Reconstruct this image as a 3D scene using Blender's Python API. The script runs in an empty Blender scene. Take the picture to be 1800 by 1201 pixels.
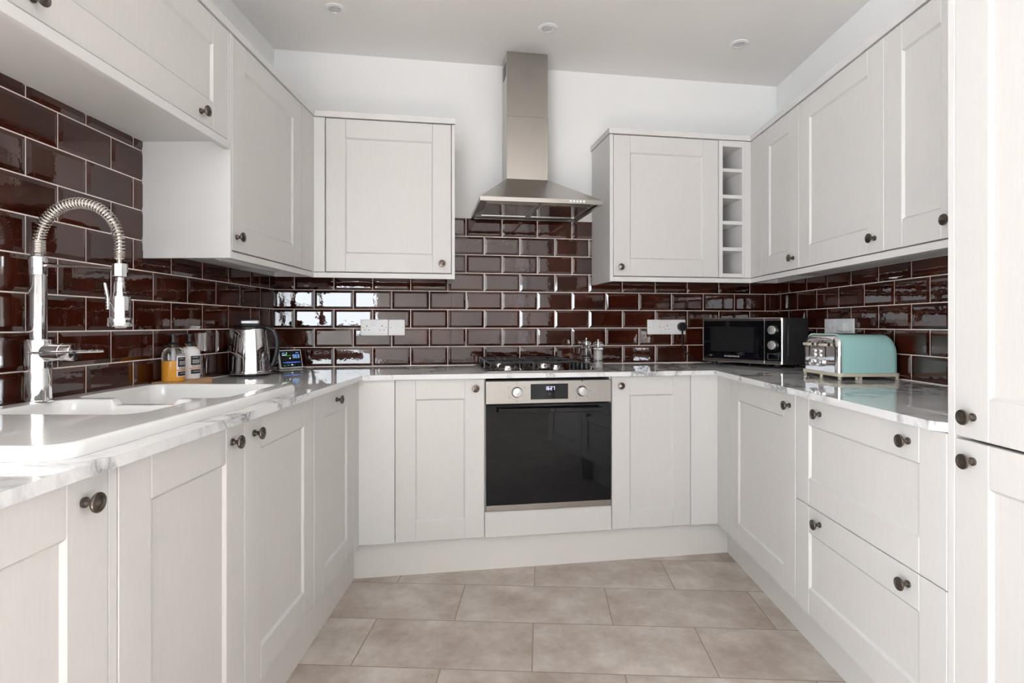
import bpy, bmesh, math, random
from mathutils import Matrix, Vector
random.seed(7)
sc = bpy.context.scene
COL = sc.collection
PI = math.pi
PHI = 0.177199                       # the back wall is not square to the side walls
CP, SP = math.cos(PHI), math.sin(PHI)
CAMZ = 1.155                         # eye height; all z below are relative to the eye, shifted at the end
FLOOR, CEIL, WZ = -CAMZ, 1.458, -0.2255
W = 2.872
def B(u, v): return (u*CP - v*SP, u*SP + v*CP)

# ------------------------------------------------------------------ materials
def mat(name, col=(.8,.8,.8), rough=.5, metal=0., ior=1.5, **k):
    m = bpy.data.materials.new(name); m.use_nodes = True
    p = m.node_tree.nodes['Principled BSDF']
    p.inputs['Base Color'].default_value = (*col, 1)
    p.inputs['Roughness'].default_value = rough
    p.inputs['Metallic'].default_value = metal
    p.inputs['IOR'].default_value = ior
    for a, b in k.items():
        p.inputs[a.replace('_', ' ')].default_value = b
    return m
def nd(m, t, **k):
    n = m.node_tree.nodes.new(t)
    for a, b in k.items():
        if a in n.inputs: n.inputs[a].default_value = b
        else: setattr(n, a, b)
    return n
def lk(m, a, ao, b, bi): m.node_tree.links.new(a.outputs[ao], b.inputs[bi])
def coords(m, scale=(1,1,1), loc=(0,0,0), rot=(0,0,0)):
    tc = nd(m, 'ShaderNodeTexCoord'); mp = nd(m, 'ShaderNodeMapping')
    mp.inputs['Scale'].default_value = scale; mp.inputs['Location'].default_value = loc; mp.inputs['Rotation'].default_value = rot
    lk(m, tc, 'Object', mp, 'Vector'); return mp
def bump(m, mp, scale, strength, dist=.001, detail=3.):
    n = nd(m, 'ShaderNodeTexNoise'); n.inputs['Scale'].default_value = scale; n.inputs['Detail'].default_value = detail
    b = nd(m, 'ShaderNodeBump'); b.inputs['Strength'].default_value = strength; b.inputs['Distance'].default_value = dist
    lk(m, mp, 'Vector', n, 'Vector'); lk(m, n, 'Fac', b, 'Height')
    lk(m, b, 'Normal', m.node_tree.nodes['Principled BSDF'], 'Normal'); return n
def ramp(m, fac_node, out, stops):
    r = nd(m, 'ShaderNodeValToRGB'); cr = r.color_ramp
    while len(cr.elements) < len(stops): cr.elements.new(.5)
    for e, (p, c) in zip(cr.elements, stops): e.position = p; e.color = (*c, 1)
    lk(m, fac_node, out, r, 'Fac'); return r

def painted_wood():
    m = mat('painted_woodgrain', (.66,.64,.62), .42)
    mp = coords(m, (34, 34, 3.0))
    n = bump(m, mp, 6., .08, .0010, 4.)
    r = ramp(m, n, 'Fac', [(.30, (.603,.590,.578)), (.70, (.624,.611,.599))])
    lk(m, r, 'Color', m.node_tree.nodes['Principled BSDF'], 'Base Color')
    return m
DOOR = painted_wood()
PANEL = mat('painted_panel', (.655,.648,.64), .42)
PLINTH = mat('plinth_paint', (.68,.66,.635), .45)
WALL = mat('white_wall_paint', (.89,.89,.885), .75); bump(WALL, coords(WALL), 90., .05, .001)
CEILM = mat('ceiling_paint', (.87,.85,.835), .8); bump(CEILM, coords(CEILM), 60., .04, .001)
GROUT = mat('pale_grout', (.84,.76,.72), .8)
def tile_mat():
    m = mat('oxblood_glaze', (.060,.0125,.0055), .02, ior=1.7)
    mp = coords(m); n = bump(m, mp, 38., .16, .0012, 2.)
    n2 = nd(m, 'ShaderNodeTexNoise'); n2.inputs['Scale'].default_value = 7.; lk(m, mp, 'Vector', n2, 'Vector')
    r = ramp(m, n2, 'Fac', [(.35, (.027,.0052,.0024)), (.65, (.052,.0105,.0044))])
    lk(m, r, 'Color', m.node_tree.nodes['Principled BSDF'], 'Base Color')
    return m
TILE = tile_mat()
def marble():
    m = mat('veined_marble', (.85,.85,.85), .022, ior=1.52)
    mp = coords(m, (1,1,1)); p = m.node_tree.nodes['Principled BSDF']
    d = nd(m, 'ShaderNodeTexNoise'); d.inputs['Scale'].default_value = 2.2; d.inputs['Detail'].default_value = 5.; lk(m, mp, 'Vector', d, 'Vector')
    mx = nd(m, 'ShaderNodeVectorMath', operation='MULTIPLY_ADD'); mx.inputs[1].default_value = (1.1,1.1,1.1)
    lk(m, d, 'Color', mx, 0); lk(m, mp, 'Vector', mx, 2)
    n = nd(m, 'ShaderNodeTexNoise'); n.inputs['Scale'].default_value = 2.8; n.inputs['Detail'].default_value = 8.; n.inputs['Roughness'].default_value = .55
    lk(m, mx, 'Vector', n, 'Vector')
    sb = nd(m, 'ShaderNodeMath', operation='SUBTRACT'); sb.inputs[1].default_value = .5; lk(m, n, 'Fac', sb, 0)
    ab = nd(m, 'ShaderNodeMath', operation='ABSOLUTE'); lk(m, sb, 'Value', ab, 0)
    r = ramp(m, ab, 'Value', [(0., (.28,.29,.30)), (.018, (.54,.55,.56)), (.06, (.74,.745,.75))])
    n2 = nd(m, 'ShaderNodeTexNoise'); n2.inputs['Scale'].default_value = 1.7; n2.inputs['Detail'].default_value = 3.; lk(m, mp, 'Vector', n2, 'Vector')
    r2 = ramp(m, n2, 'Fac', [(.42, (0,0,0)), (.55, (1,1,1))])
    mix = nd(m, 'ShaderNodeMix', data_type='RGBA'); mix.inputs[6].default_value = (.74,.745,.75,1)
    lk(m, r2, 'Color', mix, 0); lk(m, r, 'Color', mix, 7); m.node_tree.links.new(mix.outputs[2], p.inputs['Base Color'])
    return m
MARBLE = marble()
def floor_mat():
    m = mat('beige_stone_floor_tile', (.5,.42,.36), .42)
    p = m.node_tree.nodes['Principled BSDF']
    tc = nd(m, 'ShaderNodeTexCoord')
    sb = nd(m, 'ShaderNodeVectorMath', operation='SUBTRACT'); sb.inputs[1].default_value = (1.351, -.782, 0); lk(m, tc, 'Object', sb, 0)
    mp = nd(m, 'ShaderNodeMapping'); mp.inputs['Rotation'].default_value = (0,0,math.radians(2.2)); lk(m, sb, 'Vector', mp, 'Vector')
    b = nd(m, 'ShaderNodeTexBrick', offset=.5, offset_frequency=2, squash=1.)
    b.inputs['Scale'].default_value = 1.; b.inputs['Mortar Size'].default_value = .0022; b.inputs['Mortar Smooth'].default_value = .1
    b.inputs['Brick Width'].default_value = .6135; b.inputs['Row Height'].default_value = .307
    b.inputs['Color1'].default_value = (0,0,0,1); b.inputs['Color2'].default_value = (1,1,1,1); b.inputs['Bias'].default_value = 0
    lk(m, mp, 'Vector', b, 'Vector')
    n = nd(m, 'ShaderNodeTexNoise'); n.inputs['Scale'].default_value = 4.6; n.inputs['Detail'].default_value = 12.; n.inputs['Roughness'].default_value = .68
    ad = nd(m, 'ShaderNodeVectorMath', operation='MULTIPLY_ADD'); ad.inputs[1].default_value = (3,5,7)
    lk(m, b, 'Color', ad, 0); lk(m, tc, 'Object', ad, 2); lk(m, ad, 'Vector', n, 'Vector')
    r = ramp(m, n, 'Fac', [(.36, (.355,.298,.255)), (.50, (.455,.405,.365)), (.64, (.580,.540,.505))])
    mix = nd(m, 'ShaderNodeMix', data_type='RGBA'); mix.inputs[7].default_value = (.26,.21,.17,1)
    lk(m, b, 'Fac', mix, 0); lk(m, r, 'Color', mix, 6); m.node_tree.links.new(mix.outputs[2], p.inputs['Base Color'])
    iv = nd(m, 'ShaderNodeMath', operation='SUBTRACT'); iv.inputs[0].default_value = 1.; lk(m, b, 'Fac', iv, 1)
    bp = nd(m, 'ShaderNodeBump'); bp.inputs['Strength'].default_value = .5; bp.inputs['Distance'].default_value = .001; lk(m, iv, 'Value', bp, 'Height'); lk(m, bp, 'Normal', p, 'Normal')
    return m
FLOORM = floor_mat()
PEWTER = mat('aged_pewter', (.15,.125,.108), .30, 1.)
CHROME = mat('chrome', (.86,.86,.87), .05, 1.)
SPRING = mat('satin_nickel', (.72,.69,.65), .20, 1.)
STEEL = mat('brushed_steel', (.40,.378,.355), .25, 1.)
def _brush(m, sc_, st):
    bump(m, coords(m, sc_), 1., st, .0004, 4.)
_brush(STEEL, (3, 3, 700), .12)
STEELM = mat('polished_steel', (.60,.58,.56), .10, 1.)
BLACKGL = mat('black_glass', (.004,.004,.005), .03, ior=1.38)
BLACK = mat('black_plastic', (.012,.012,.013), .30)
BLACKM = mat('black_enamel_iron', (.02,.02,.021), .42)
DARKMET = mat('dark_grey_sheet', (.045,.046,.048), .38)
WHITEP = mat('white_plastic', (.83,.83,.84), .28)
CREAM = mat('cream_enamel', (.60,.55,.44), .35)
TEAL = mat('duck_egg_enamel', (.40,.68,.655), .14, Coat_Weight=.3)
CERAMIC = mat('white_ceramic', (.82,.82,.81), .03, ior=1.5)
OAK = mat('oak', (.50,.31,.17), .5)
_n = bump(OAK, coords(OAK, (60,6,60)), 3., .2, .0005); _r = ramp(OAK, _n, 'Fac', [(.3,(.42,.245,.125)), (.7,(.58,.38,.22))]); lk(OAK, _r, 'Color', OAK.node_tree.nodes['Principled BSDF'], 'Base Color')
GLASS = mat('clear_acrylic', (1,1,1), .02, ior=1.45, Transmission_Weight=1.)
AMBER = mat('amber_soap', (.90,.42,.05), .06, ior=1.4, Transmission_Weight=.25)
WHITEB = mat('white_bottle', (.82,.82,.84), .2)
LABELB = mat('black_label', (.02,.02,.022), .5)
LABELW = mat('white_label', (.85,.85,.86), .5)
ORANGE = mat('orange_print', (.80,.24,.01), .5)
RAFFIA = mat('raffia', (.62,.28,.07), .7)
SALT = mat('salt', (.78,.77,.76), .9)
DARK = mat('dark_opening', (.012,.011,.010), .9)
PRINTGREY = mat('printed_grey', (.12,.11,.10), .6)  # ink grey of the printed symbols, scale marks and badge
def emit(name, col, s):
    return mat(name, (.01,.01,.01), .4, Emission_Color=(*col,1), Emission_Strength=s)
LED = emit('led_digits', (.62,.62,1.), 1.9)
LEDB = emit('screen_blue', (.12,.35,.95), .8)
LEDG = emit('screen_green', (.08,.7,.08), 1.)
LEDR = emit('screen_red', (.30,.06,.03), .5)
LEDW = emit('screen_white', (.7,.8,.95), 1.)

# ------------------------------------------------------------------ mesh helper
class MB:
    def __init__(s): s.bm = bmesh.new()
    def box(s, x0, x1, y0, y1, z0, z1, bev=0., seg=1, mi=0, M=None):
        r = bmesh.ops.create_cube(s.bm, size=1.)
        vs = r['verts']
        for v in vs:
            v.co = Vector(((x0+x1)/2 + v.co.x*(x1-x0), (y0+y1)/2 + v.co.y*(y1-y0), (z0+z1)/2 + v.co.z*(z1-z0)))
        fs = set(f for v in vs for f in v.link_faces)
        if bev > 0:
            es = list(set(e for v in vs for e in v.link_edges))
            rr = bmesh.ops.bevel(s.bm, geom=es, offset=bev, segments=seg, profile=.5, affect='EDGES')
            fs = set(f for f in rr['faces']) | set(f for f in fs if f.is_valid)
            vs = list(set(v for f in fs for v in f.verts))
        for f in fs: f.material_index = mi
        if M is not None:
            for v in vs: v.co = M @ v.co
        return s
    def prism(s, poly, z0, z1, mi=0, axis='z'):
        n = len(poly)
        def P(p, z): return {'z': (p[0], p[1], z), 'y': (p[0], z, p[1]), 'x': (z, p[0], p[1])}[axis]
        a = [s.bm.verts.new(P(p, z0)) for p in poly]; b = [s.bm.verts.new(P(p, z1)) for p in poly]
        fs = [s.bm.faces.new(a), s.bm.faces.new(b)]
        for i in range(n): fs.append(s.bm.faces.new((a[i], a[(i+1)%n], b[(i+1)%n], b[i])))
        for f in fs: f.material_index = mi
        return s
    def lathe(s, prof, c=(0,0,0), axis='z', n=32, mi=0, smooth=True, a0=0., a1=2*PI, closed=True):
        rings = []
        m = n if closed else n+1
        for (r, h) in prof:
            ring = []
            for i in range(m):
                a = a0 + (a1-a0)*i/n
                x, y = r*math.cos(a), r*math.sin(a)
                p = {'z': (x, y, h), '-y': (x, -h, y), 'y': (x, h, y), 'x': (h, x, y), '-x': (-h, x, y)}[axis]
                ring.append(s.bm.verts.new((c[0]+p[0], c[1]+p[1], c[2]+p[2])))
            rings.append(ring)
        for k in range(len(rings)-1):
            for i in range(n if closed else n):
                j = (i+1) % m
                if not closed and i == m-1: continue
                f = s.bm.faces.new((rings[k][i], rings[k][j], rings[k+1][j], rings[k+1][i])); f.smooth = smooth; f.material_index = mi
        if closed:
            for ring, (r, h) in ((rings[0], prof[0]), (rings[-1], prof[-1])):
                if r > 1e-6:
                    f = s.bm.faces.new(ring); f.material_index = mi
        return s
    def tube(s, pts, r, n=8, mi=0, cap=True):
        pts = [Vector(p) for p in pts]; rings = []
        up = Vector((0,0,1)); prev = None
        for i, p in enumerate(pts):
            t = (pts[min(i+1, len(pts)-1)] - pts[max(i-1, 0)]).normalized()
            if prev is None:
                a = t.cross(up)
                if a.length < .1: a = t.cross(Vector((0,1,0)))
                a.normalize()
            else:
                a = (prev - t*prev.dot(t)).normalized()
            prev = a; b = t.cross(a)
            rr = r[i] if isinstance(r, (list, tuple)) else r
            rings.append([s.bm.verts.new(p + a*rr*math.cos(2*PI*k/n) + b*rr*math.sin(2*PI*k/n)) for k in range(n)])
        for k in range(len(rings)-1):
            for i in range(n):
                f = s.bm.faces.new((rings[k][i], rings[k][(i+1)%n], rings[k+1][(i+1)%n], rings[k+1][i])); f.smooth = True; f.material_index = mi
        if cap:
            for rg in (rings[0], rings[-1]):
                f = s.bm.faces.new(rg); f.material_index = mi
        return s
    def face(s, pts, mi=0, smooth=False):
        f = s.bm.faces.new([s.bm.verts.new(p) for p in pts]); f.material_index = mi; f.smooth = smooth; return s
    def build(s, name, mats, parent=None, rot=None, loc=None, smooth=None):
        bmesh.ops.recalc_face_normals(s.bm, faces=s.bm.faces[:])
        for e in s.bm.edges:
            if len(e.link_faces) == 2 and e.calc_face_angle(0.) > .62: e.smooth = False
        me = bpy.data.meshes.new(name); s.bm.to_mesh(me); s.bm.free()
        if smooth is not None:
            for p in me.polygons: p.use_smooth = smooth
        for m in (mats if isinstance(mats, (list, tuple)) else [mats]): me.materials.append(m)
        o = bpy.data.objects.new(name, me); COL.objects.link(o)
        if parent: o.parent = parent
        if loc: o.location = loc
        if rot is not None: o.rotation_euler = (0,0,rot)
        return o
def tag(o, label, cat, group=None):
    o['label'] = label; o['category'] = cat
    if group: o['group'] = group
    return o
def structure(o): o['kind'] = 'structure'; return o
def thing(name, label, cat, loc, rz=0., group=None):
    o = bpy.data.objects.new(name, None); COL.objects.link(o); o.location = loc; o.rotation_euler = (0,0,rz)
    o.empty_display_size = .05
    return tag(o, label, cat, group)
def copy_tree(o, parent=None):
    c = o.copy(); COL.objects.link(c)
    if parent: c.parent = parent
    for ch in [x for x in o.children]: copy_tree(ch, c)
    return c
def letters(text, size, m, parent, M, name='lettering', depth=.0004, align='CENTER', xs=1.):
    cu = bpy.data.curves.new('txt', 'FONT'); cu.body = text; cu.size = size; cu.extrude = depth; cu.align_x = align; cu.align_y = 'CENTER'
    t = bpy.data.objects.new('txt', cu); COL.objects.link(t)
    dg = bpy.context.evaluated_depsgraph_get(); dg.update()
    me = bpy.data.meshes.new_from_object(t.evaluated_get(dg)); me.name = name
    bpy.data.objects.remove(t); bpy.data.curves.remove(cu)
    me.transform(M @ Matrix.Diagonal((xs,1,1,1))); me.materials.clear(); me.materials.append(m)
    o = bpy.data.objects.new(name, me); COL.objects.link(o); o.parent = parent
    return o
# text lying in the xy plane -> standing on a front that faces -y
UPR = Matrix.Rotation(PI/2, 4, 'X')

# ------------------------------------------------------------------ the room
LRZ, RRZ = PI/2, -PI/2               # left run faces +X, right run faces -X
def slab(name, x0,x1,y0,y1,z0,z1, m, rot=None):
    return structure(MB().box(x0,x1,y0,y1,z0,z1).build(name, m, rot=rot))
slab('floor', -2.2, 4.0, -6.7, 1.2, FLOOR-.1, FLOOR, FLOORM)
slab('ceiling', -2.2, 4.0, -6.7, 1.2, CEIL, CEIL+.1, CEILM)
slab('wall_back', -.6, 3.6, 0, .12, FLOOR, CEIL, WALL, rot=PHI)
slab('wall_left', -.12, 0, -2.85, 0, FLOOR, CEIL, WALL)
slab('wall_right', W, W+.12, -2.85, .5, FLOOR, CEIL, WALL)
slab('wall_left_return', -1.7, -.12, -2.85, -2.73, FLOOR, CEIL, WALL)
slab('wall_right_return', W+.12, 3.62, -2.85, -2.73, FLOOR, CEIL, WALL)
SW0, SW1 = -5.9, -4.1
def side_wall(name, wn, x0, x1):  # rear side wall; its framed opening is added, out of view, for fill light
    m = MB(); m.box(x0,x1,-6.2,SW0,FLOOR,CEIL); m.box(x0,x1,SW1,-2.73,FLOOR,CEIL); m.box(x0,x1,SW0,SW1,FLOOR,-.80); m.box(x0,x1,SW0,SW1,1.0,CEIL)
    structure(m.build(name, WALL))
    m = MB(); a, b = x0+.03, x1-.05
    for q in ((SW0,SW0+.05,-.80,1.0),(SW1-.05,SW1,-.80,1.0),(SW0+.05,SW1-.05,-.80,-.75),(SW0+.05,SW1-.05,.95,1.0),(-5.03,-4.97,-.75,.95)): m.box(a,b,*q)
    structure(m.build(wn, WHITEP))
side_wall('wall_left_rear', 'fill_window_2', -1.82, -1.7)
side_wall('wall_right_rear', 'fill_window_3', 3.5, 3.62)
# rear wall with a wide window opening
RY = -6.0
WX0, WX1, WZ0, WZ1 = -.46, 1.20, -.12, .72
m = MB(); m.box(-1.7, WX0, RY-.12, RY, FLOOR, CEIL); m.box(WX1, 3.5, RY-.12, RY, FLOOR, CEIL)
m.box(WX0, WX1, RY-.12, RY, FLOOR, WZ0); m.box(WX0, WX1, RY-.12, RY, WZ1, CEIL)
structure(m.build('wall_rear', WALL))
m = MB(); fw = .05
m.box(WX0, WX0+fw, RY-.10, RY-.04, WZ0, WZ1); m.box(WX1-fw, WX1, RY-.10, RY-.04, WZ0, WZ1)
m.box(WX0+fw, WX1-fw, RY-.10, RY-.04, WZ0, WZ0+fw); m.box(WX0+fw, WX1-fw, RY-.10, RY-.04, WZ1-fw, WZ1)
m.box(.30, .36, RY-.10, RY-.04, WZ0+fw, WZ1-fw)
structure(m.build('window_1', WHITEP))

# ------------------------------------------------------------------ brick tiles as real bevelled geometry
TP = .1023; TZ0 = -.0193
def tile_wall(name, pitch, first, zones, to_xyz):
    """zones: (s0, s1, ztop); first(k) -> offset of the joints in row k; to_xyz(s, out, z)"""
    m = MB(); g = .0019
    for (s0, s1, ztop) in zones:
        m.face([to_xyz(s0,.0040,WZ), to_xyz(s1,.0040,WZ), to_xyz(s1,.0040,ztop), to_xyz(s0,.0040,ztop)], mi=1)
        for k in range(-2, 7):
            z0, z1 = TZ0+k*TP+g, min(TZ0+(k+1)*TP-g, ztop)
            if z1-z0 < .006: continue
            off = first(k); i0 = math.floor((s0-off)/pitch)-1
            for i in range(i0, i0+40):
                fa, fb = off+i*pitch+g, off+(i+1)*pitch-g
                a, b = max(fa, s0), min(fb, s1)
                if b-a < .006: continue
                ins = .0125; h = .0085
                la = min(ins, max(.0005, ins-(a-fa))); lb = min(ins, max(.0005, ins-(fb-b)))
                lt = ins if z1 > TZ0+(k+1)*TP-g-1e-4 else .001
                if b-a < la+lb+.004: la = lb = (b-a)*.3
                if z1-z0 < ins+lt+.004: lt = .0005
                t1, t2 = random.gauss(0,.00016), random.gauss(0,.00012)
                o = [(a,z0),(b,z0),(b,z1),(a,z1)]; n = [(a+la,z0+ins),(b-lb,z0+ins),(b-lb,z1-lt),(a+la,z1-lt)]
                if n[0][1] > n[2][1]-.001: n = [(x, z0+(z1-z0)*(.35 if j<2 else .7)) for j,(x,_) in enumerate(n)]
                dd = (-t1-t2, t1-t2, t1+t2, -t1+t2)
                V0 = [m.bm.verts.new(to_xyz(x,.0028,z)) for x,z in o]
                V1 = [m.bm.verts.new(to_xyz(x,.0046,z)) for x,z in o]
                V2 = [m.bm.verts.new(to_xyz(x,h+d,z)) for (x,z),d in zip(n,dd)]
                for q in range(4):
                    r = (q+1)%4
                    m.bm.faces.new((V0[q],V0[r],V1[r],V1[q])); m.bm.faces.new((V1[q],V1[r],V2[r],V2[q]))
                m.bm.faces.new(V2)
    return structure(m.build(name, [TILE, GROUT]))
TS = .2058
tile_wall('trim_1', .20261, lambda k: .20385 + (.101305 if k % 2 == 0 else 0), [(.0, .931, .254), (.931, 1.745, .5945), (1.745, 2.917, .254)],
          lambda s,o,z: (*B(s,-o), z))
tile_wall('trim_2', TS, lambda k: -.2713 + (TS/2 if k % 2 else 0), [(-2.73, -1.053, .629), (-1.053, -.004, .254)], lambda s,o,z: (o, s, z))
tile_wall('trim_3', TS, lambda k: .1396 + (TS/2 if k % 2 else 0), [(-1.655, .505, .254)], lambda s,o,z: (W-o, s, z))

# ------------------------------------------------------------------ cabinets
KNOB_ME = None
def knob(parent, x, z):
    global KNOB_ME
    if KNOB_ME is None:
        mb = MB()
        mb.lathe([(0,0),(.0088,0),(.0092,.002),(.0088,.0045),(.0062,.0062),(.0052,.010),(.0058,.0145),(.0090,.0180),(.0145,.0205),(.0168,.0232),(.0170,.0250),
                  (.0162,.0270),(.0135,.0280),(.0128,.0276),(.0085,.0284),(.0060,.0300),(.0028,.0312),(0,.0314)], axis='-y', n=28)
        o = mb.build('knob', PEWTER); KNOB_ME = o.data
        bpy.data.objects.remove(o)
    o = bpy.data.objects.new('knob', KNOB_ME); COL.objects.link(o); o.parent = parent; o.location = (x, 0, z)
    return o
ST = .091
def shaker(parent, name, x0, x1, z0, z1, st=ST, rail=ST, knobs=()):
    """framed front: front face on y = 0, 20 mm thick"""
    m = MB(); b = .0016; rl = rail
    x0 += .0012; x1 -= .0012; z0 += .0012; z1 -= .0012
    m.box(x0, x0+st, 0, .019, z0, z1, bev=b); m.box(x1-st, x1, 0, .019, z0, z1, bev=b)
    m.box(x0+st, x1-st, 0, .019, z0, z0+rl, bev=b); m.box(x0+st, x1-st, 0, .019, z1-rl, z1, bev=b)
    a, c, e, f, t = x0+st, x1-st, z0+rl, z1-rl, .006
    for p in (((a,0.001,e),(c,0.001,e),(c-t,.0075,e+t),(a+t,.0075,e+t)), ((a,0.001,f),(c,0.001,f),(c-t,.0075,f-t),(a+t,.0075,f-t)),
              ((a,0.001,e),(a,0.001,f),(a+t,.0075,f-t),(a+t,.0075,e+t)), ((c,0.001,e),(c,0.001,f),(c-t,.0075,f-t),(c-t,.0075,e+t))):
        m.face(p)
    m.box(a, c, .0075, .016, e, f)
    o = m.build(name, DOOR, parent)
    for kx, kz in knobs: knob(o, kx, kz)
    return o
def carcass(parent, x0, x1, z0, z1, depth, open_top=False, t=.018):
    m = MB(); y0 = .0205
    if open_top: z1 -= .165                              # room for the sink bowls
    m.box(x0, x0+t, y0, depth, z0, z1); m.box(x1-t, x1, y0, depth, z0, z1)
    m.box(x0+t, x1-t, y0, depth, z0, z0+t); m.box(x0+t, x1-t, depth-.008, depth, z0+t, z1)
    if not open_top: m.box(x0+t, x1-t, y0, depth-.008, z1-t, z1)
    return m.build('carcass', PANEL, parent)
LX, RX, V = .578, 2.282, -.545
BT, BB = -.2495, -.989              # base fronts top, bottom
H = BT-BB
KZ = -.294 - BB                     # knob height inside a base unit
# --- left base run (local x = Y)
def left_base(label, y0, y1, kn, depth=.565, ot=False):
    t = thing('base_cabinet', label, 'cabinet', (LX, y0, BB), LRZ, 'base cabinets')
    carcass(t, .0005, y1-y0-.0005, 0, H, depth, ot)
    shaker(t, 'door', 0, y1-y0, 0, H, knobs=[(kn-y0, KZ)])
    return t
left_base('cream base cabinet nearest the camera under the sink drainer end of the left worktop', -2.58, -1.986, -2.043)
left_base('cream left base cabinet below the near sink bowl, second from the camera', -1.963, -1.498, -1.563, ot=True)
left_base('cream left base cabinet under the far sink bowl, third from the camera', -1.498, -.999, -1.447, ot=True)
left_base('narrow cream base cabinet at the far end of the left run beside the corner post', -.999, -.530, -.760)
t = thing('end_panel', 'thin cream upright panel between the two nearest left base cabinets', 'panel', (LX, -1.986, BB), LRZ)
MB().box(.001, .022, .001, .565, 0, H, bev=.001).build('panel', PANEL, t)
# --- corner posts
def vplane_y(x, v): return (v + x*SP)/CP
def u_of(x, y): return x*CP + y*SP
yc = vplane_y(LX, V)
t = thing('corner_post', 'cream corner filler where the left and back base cabinets meet', 'panel', (LX, yc, BB))
MB().box(0, -(-.5295-yc), 0, .019, 0, H).build('panel', DOOR, t, rot=LRZ, loc=(0, -.5295-yc, 0))
MB().box(0, .6465-u_of(LX,yc), 0, .019, 0, H).build('panel', PANEL, t, rot=PHI)
yc2 = vplane_y(RX, V)
t = thing('corner_post', 'cream corner filler where the back and right base cabinets meet', 'panel', (RX, yc2, BB))
MB().box(0, yc2+.3185, 0, .019, 0, H).build('panel', DOOR, t, rot=RRZ)
uu = u_of(RX, yc2)
MB().box(2.0795-uu, 0, 0, .019, 0, H).build('panel', PANEL, t, rot=PHI)
# --- back base run
def back_thing(name, label, cat, u, z, v=V, group=None):
    x, y = B(u, v); return thing(name, label, cat, (x, y, z), PHI, group)
t = back_thing('base_cabinet', 'cream base cabinet immediately left of the oven', 'cabinet', .648, BB, group='base cabinets')
carcass(t, 0, .408, 0, H, .535); shaker(t, 'door', 0, .408, 0, H, knobs=[(1.012-.648, KZ)])
t = back_thing('base_cabinet', 'cream base cabinet immediately right of the oven', 'cabinet', 1.672, BB, group='base cabinets')
carcass(t, 0, .406, 0, H, .535); shaker(t, 'door', 0, .406, 0, H, knobs=[(1.713-1.672, KZ)])
t = back_thing('oven_housing', 'cream housing with a plain infill panel below the oven', 'cabinet', 1.0565, BB)
MB().box(.001, .6135, .0, .019, 0, .1185, bev=.001).build('infill_panel', DOOR, t)
m = MB(); m.box(.0005, .006, .0205, .535, 0, H); m.box(.6085, .6145, .0205, .535, 0, H); m.box(.006, .6085, .0205, .535, 0, .018); m.box(.006,.6085,.527,.535,.018,H)
m.build('carcass', PANEL, t)
# --- right base run (local x = -Y)
t = thing('base_cabinet', 'cream base cabinet on the right between the corner filler and the drawers', 'cabinet', (RX, -.3195, BB), RRZ, 'base cabinets')
carcass(t, 0, .619, 0, H, .575); shaker(t, 'door', 0, .619, 0, H, knobs=[(.903-.3195-.005, KZ)])
t = thing('drawer_unit', 'cream unit of two deep drawers with four knobs under the right worktop', 'drawers', (RX, -.9395, BB), RRZ)
carcass(t, 0, .7145, 0, H, .575)
JZ = -.616-BB
for z0, z1, kz in ((JZ, H, KZ), (0, JZ, -.656-BB)):
    shaker(t, 'drawer', 0, .7145, z0, z1, knobs=[(1.105-.9395, kz), (1.525-.9395, kz)])
# --- tall unit
TT = 1.0
t = thing('tall_cabinet', 'tall cream larder cabinet with two doors at the right edge', 'cabinet', (RX, -1.6555, BB), RRZ)
MB().box(.0, .0205, .0, .585, FLOOR-BB, TT-BB, bev=.0012).build('side_panel', PANEL, t)
carcass(t, .021, .62, 0, TT-BB, .58)
shaker(t, 'door', .021, .62, 0, -.254-BB, knobs=[(1.729-1.6555, -.297-BB)])
shaker(t, 'door', .021, .62, -.250-BB, TT-BB, knobs=[(1.729-1.6555, -.201-BB)])

# --- plinths
def plinth(name, label, pts):
    m = MB(); m.prism(pts, 0, BB-FLOOR-.001); x, y = pts[0]
    o = m.build(name, PLINTH); o.location = (0, 0, FLOOR); return tag(o, label, 'plinth')
PLX, PRX, PV = .545, 2.352, -.503
ya = vplane_y(PLX, PV); yb = vplane_y(PRX, PV)
plinth('plinth', 'cream plinth under the left base cabinets', [(PLX,-2.6),(PLX,ya-.001),(PLX-.016,ya-.001),(PLX-.016,-2.6)])
plinth('plinth', 'cream plinth under the oven and back base cabinets', [(PLX-.016,vplane_y(PLX-.016,PV)),(PRX+.016,vplane_y(PRX+.016,PV)),(PRX+.013,vplane_y(PRX+.016,PV)+.016),(PLX-.019,vplane_y(PLX-.016,PV)+.016)])
plinth('plinth', 'cream plinth under the right base cabinets and drawers', [(PRX,-1.655),(PRX,yb-.001),(PRX+.016,yb-.001),(PRX+.016,-1.655)])

# --- worktop with the cut-out for the sink bowls
WF, WL, WR, WTH = -.570, .600, 2.262, .0225
y1 = vplane_y(WL, WF); y2 = vplane_y(WR, WF); yk0 = vplane_y(.003, -.003); yk1 = vplane_y(W-.003, -.003)
HX0, HX1, HY0, HY1 = .05, .515, -1.76, -1.06
m = MB()
m.prism([(.003,HY1),(WL,HY1),(WL,y1),(WR,y2),(WR,-1.622),(WR+.022,-1.6545),(W-.003,-1.6545),(W-.003,yk1),(.003,yk0)], WZ-WTH, WZ-.0003)
m.prism([(.003,HY0),(HX0,HY0),(HX0,HY1),(.003,HY1)], WZ-WTH, WZ-.0003)
m.prism([(HX1,HY0),(WL,HY0),(WL,HY1),(HX1,HY1)], WZ-WTH, WZ-.0003)
m.prism([(.003,-2.6),(WL,-2.6),(WL,HY0),(.003,HY0)], WZ-WTH, WZ-.0003)
tag(m.build('worktop', MARBLE), 'polished white marble worktop with grey veins running round three sides', 'worktop')

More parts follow.
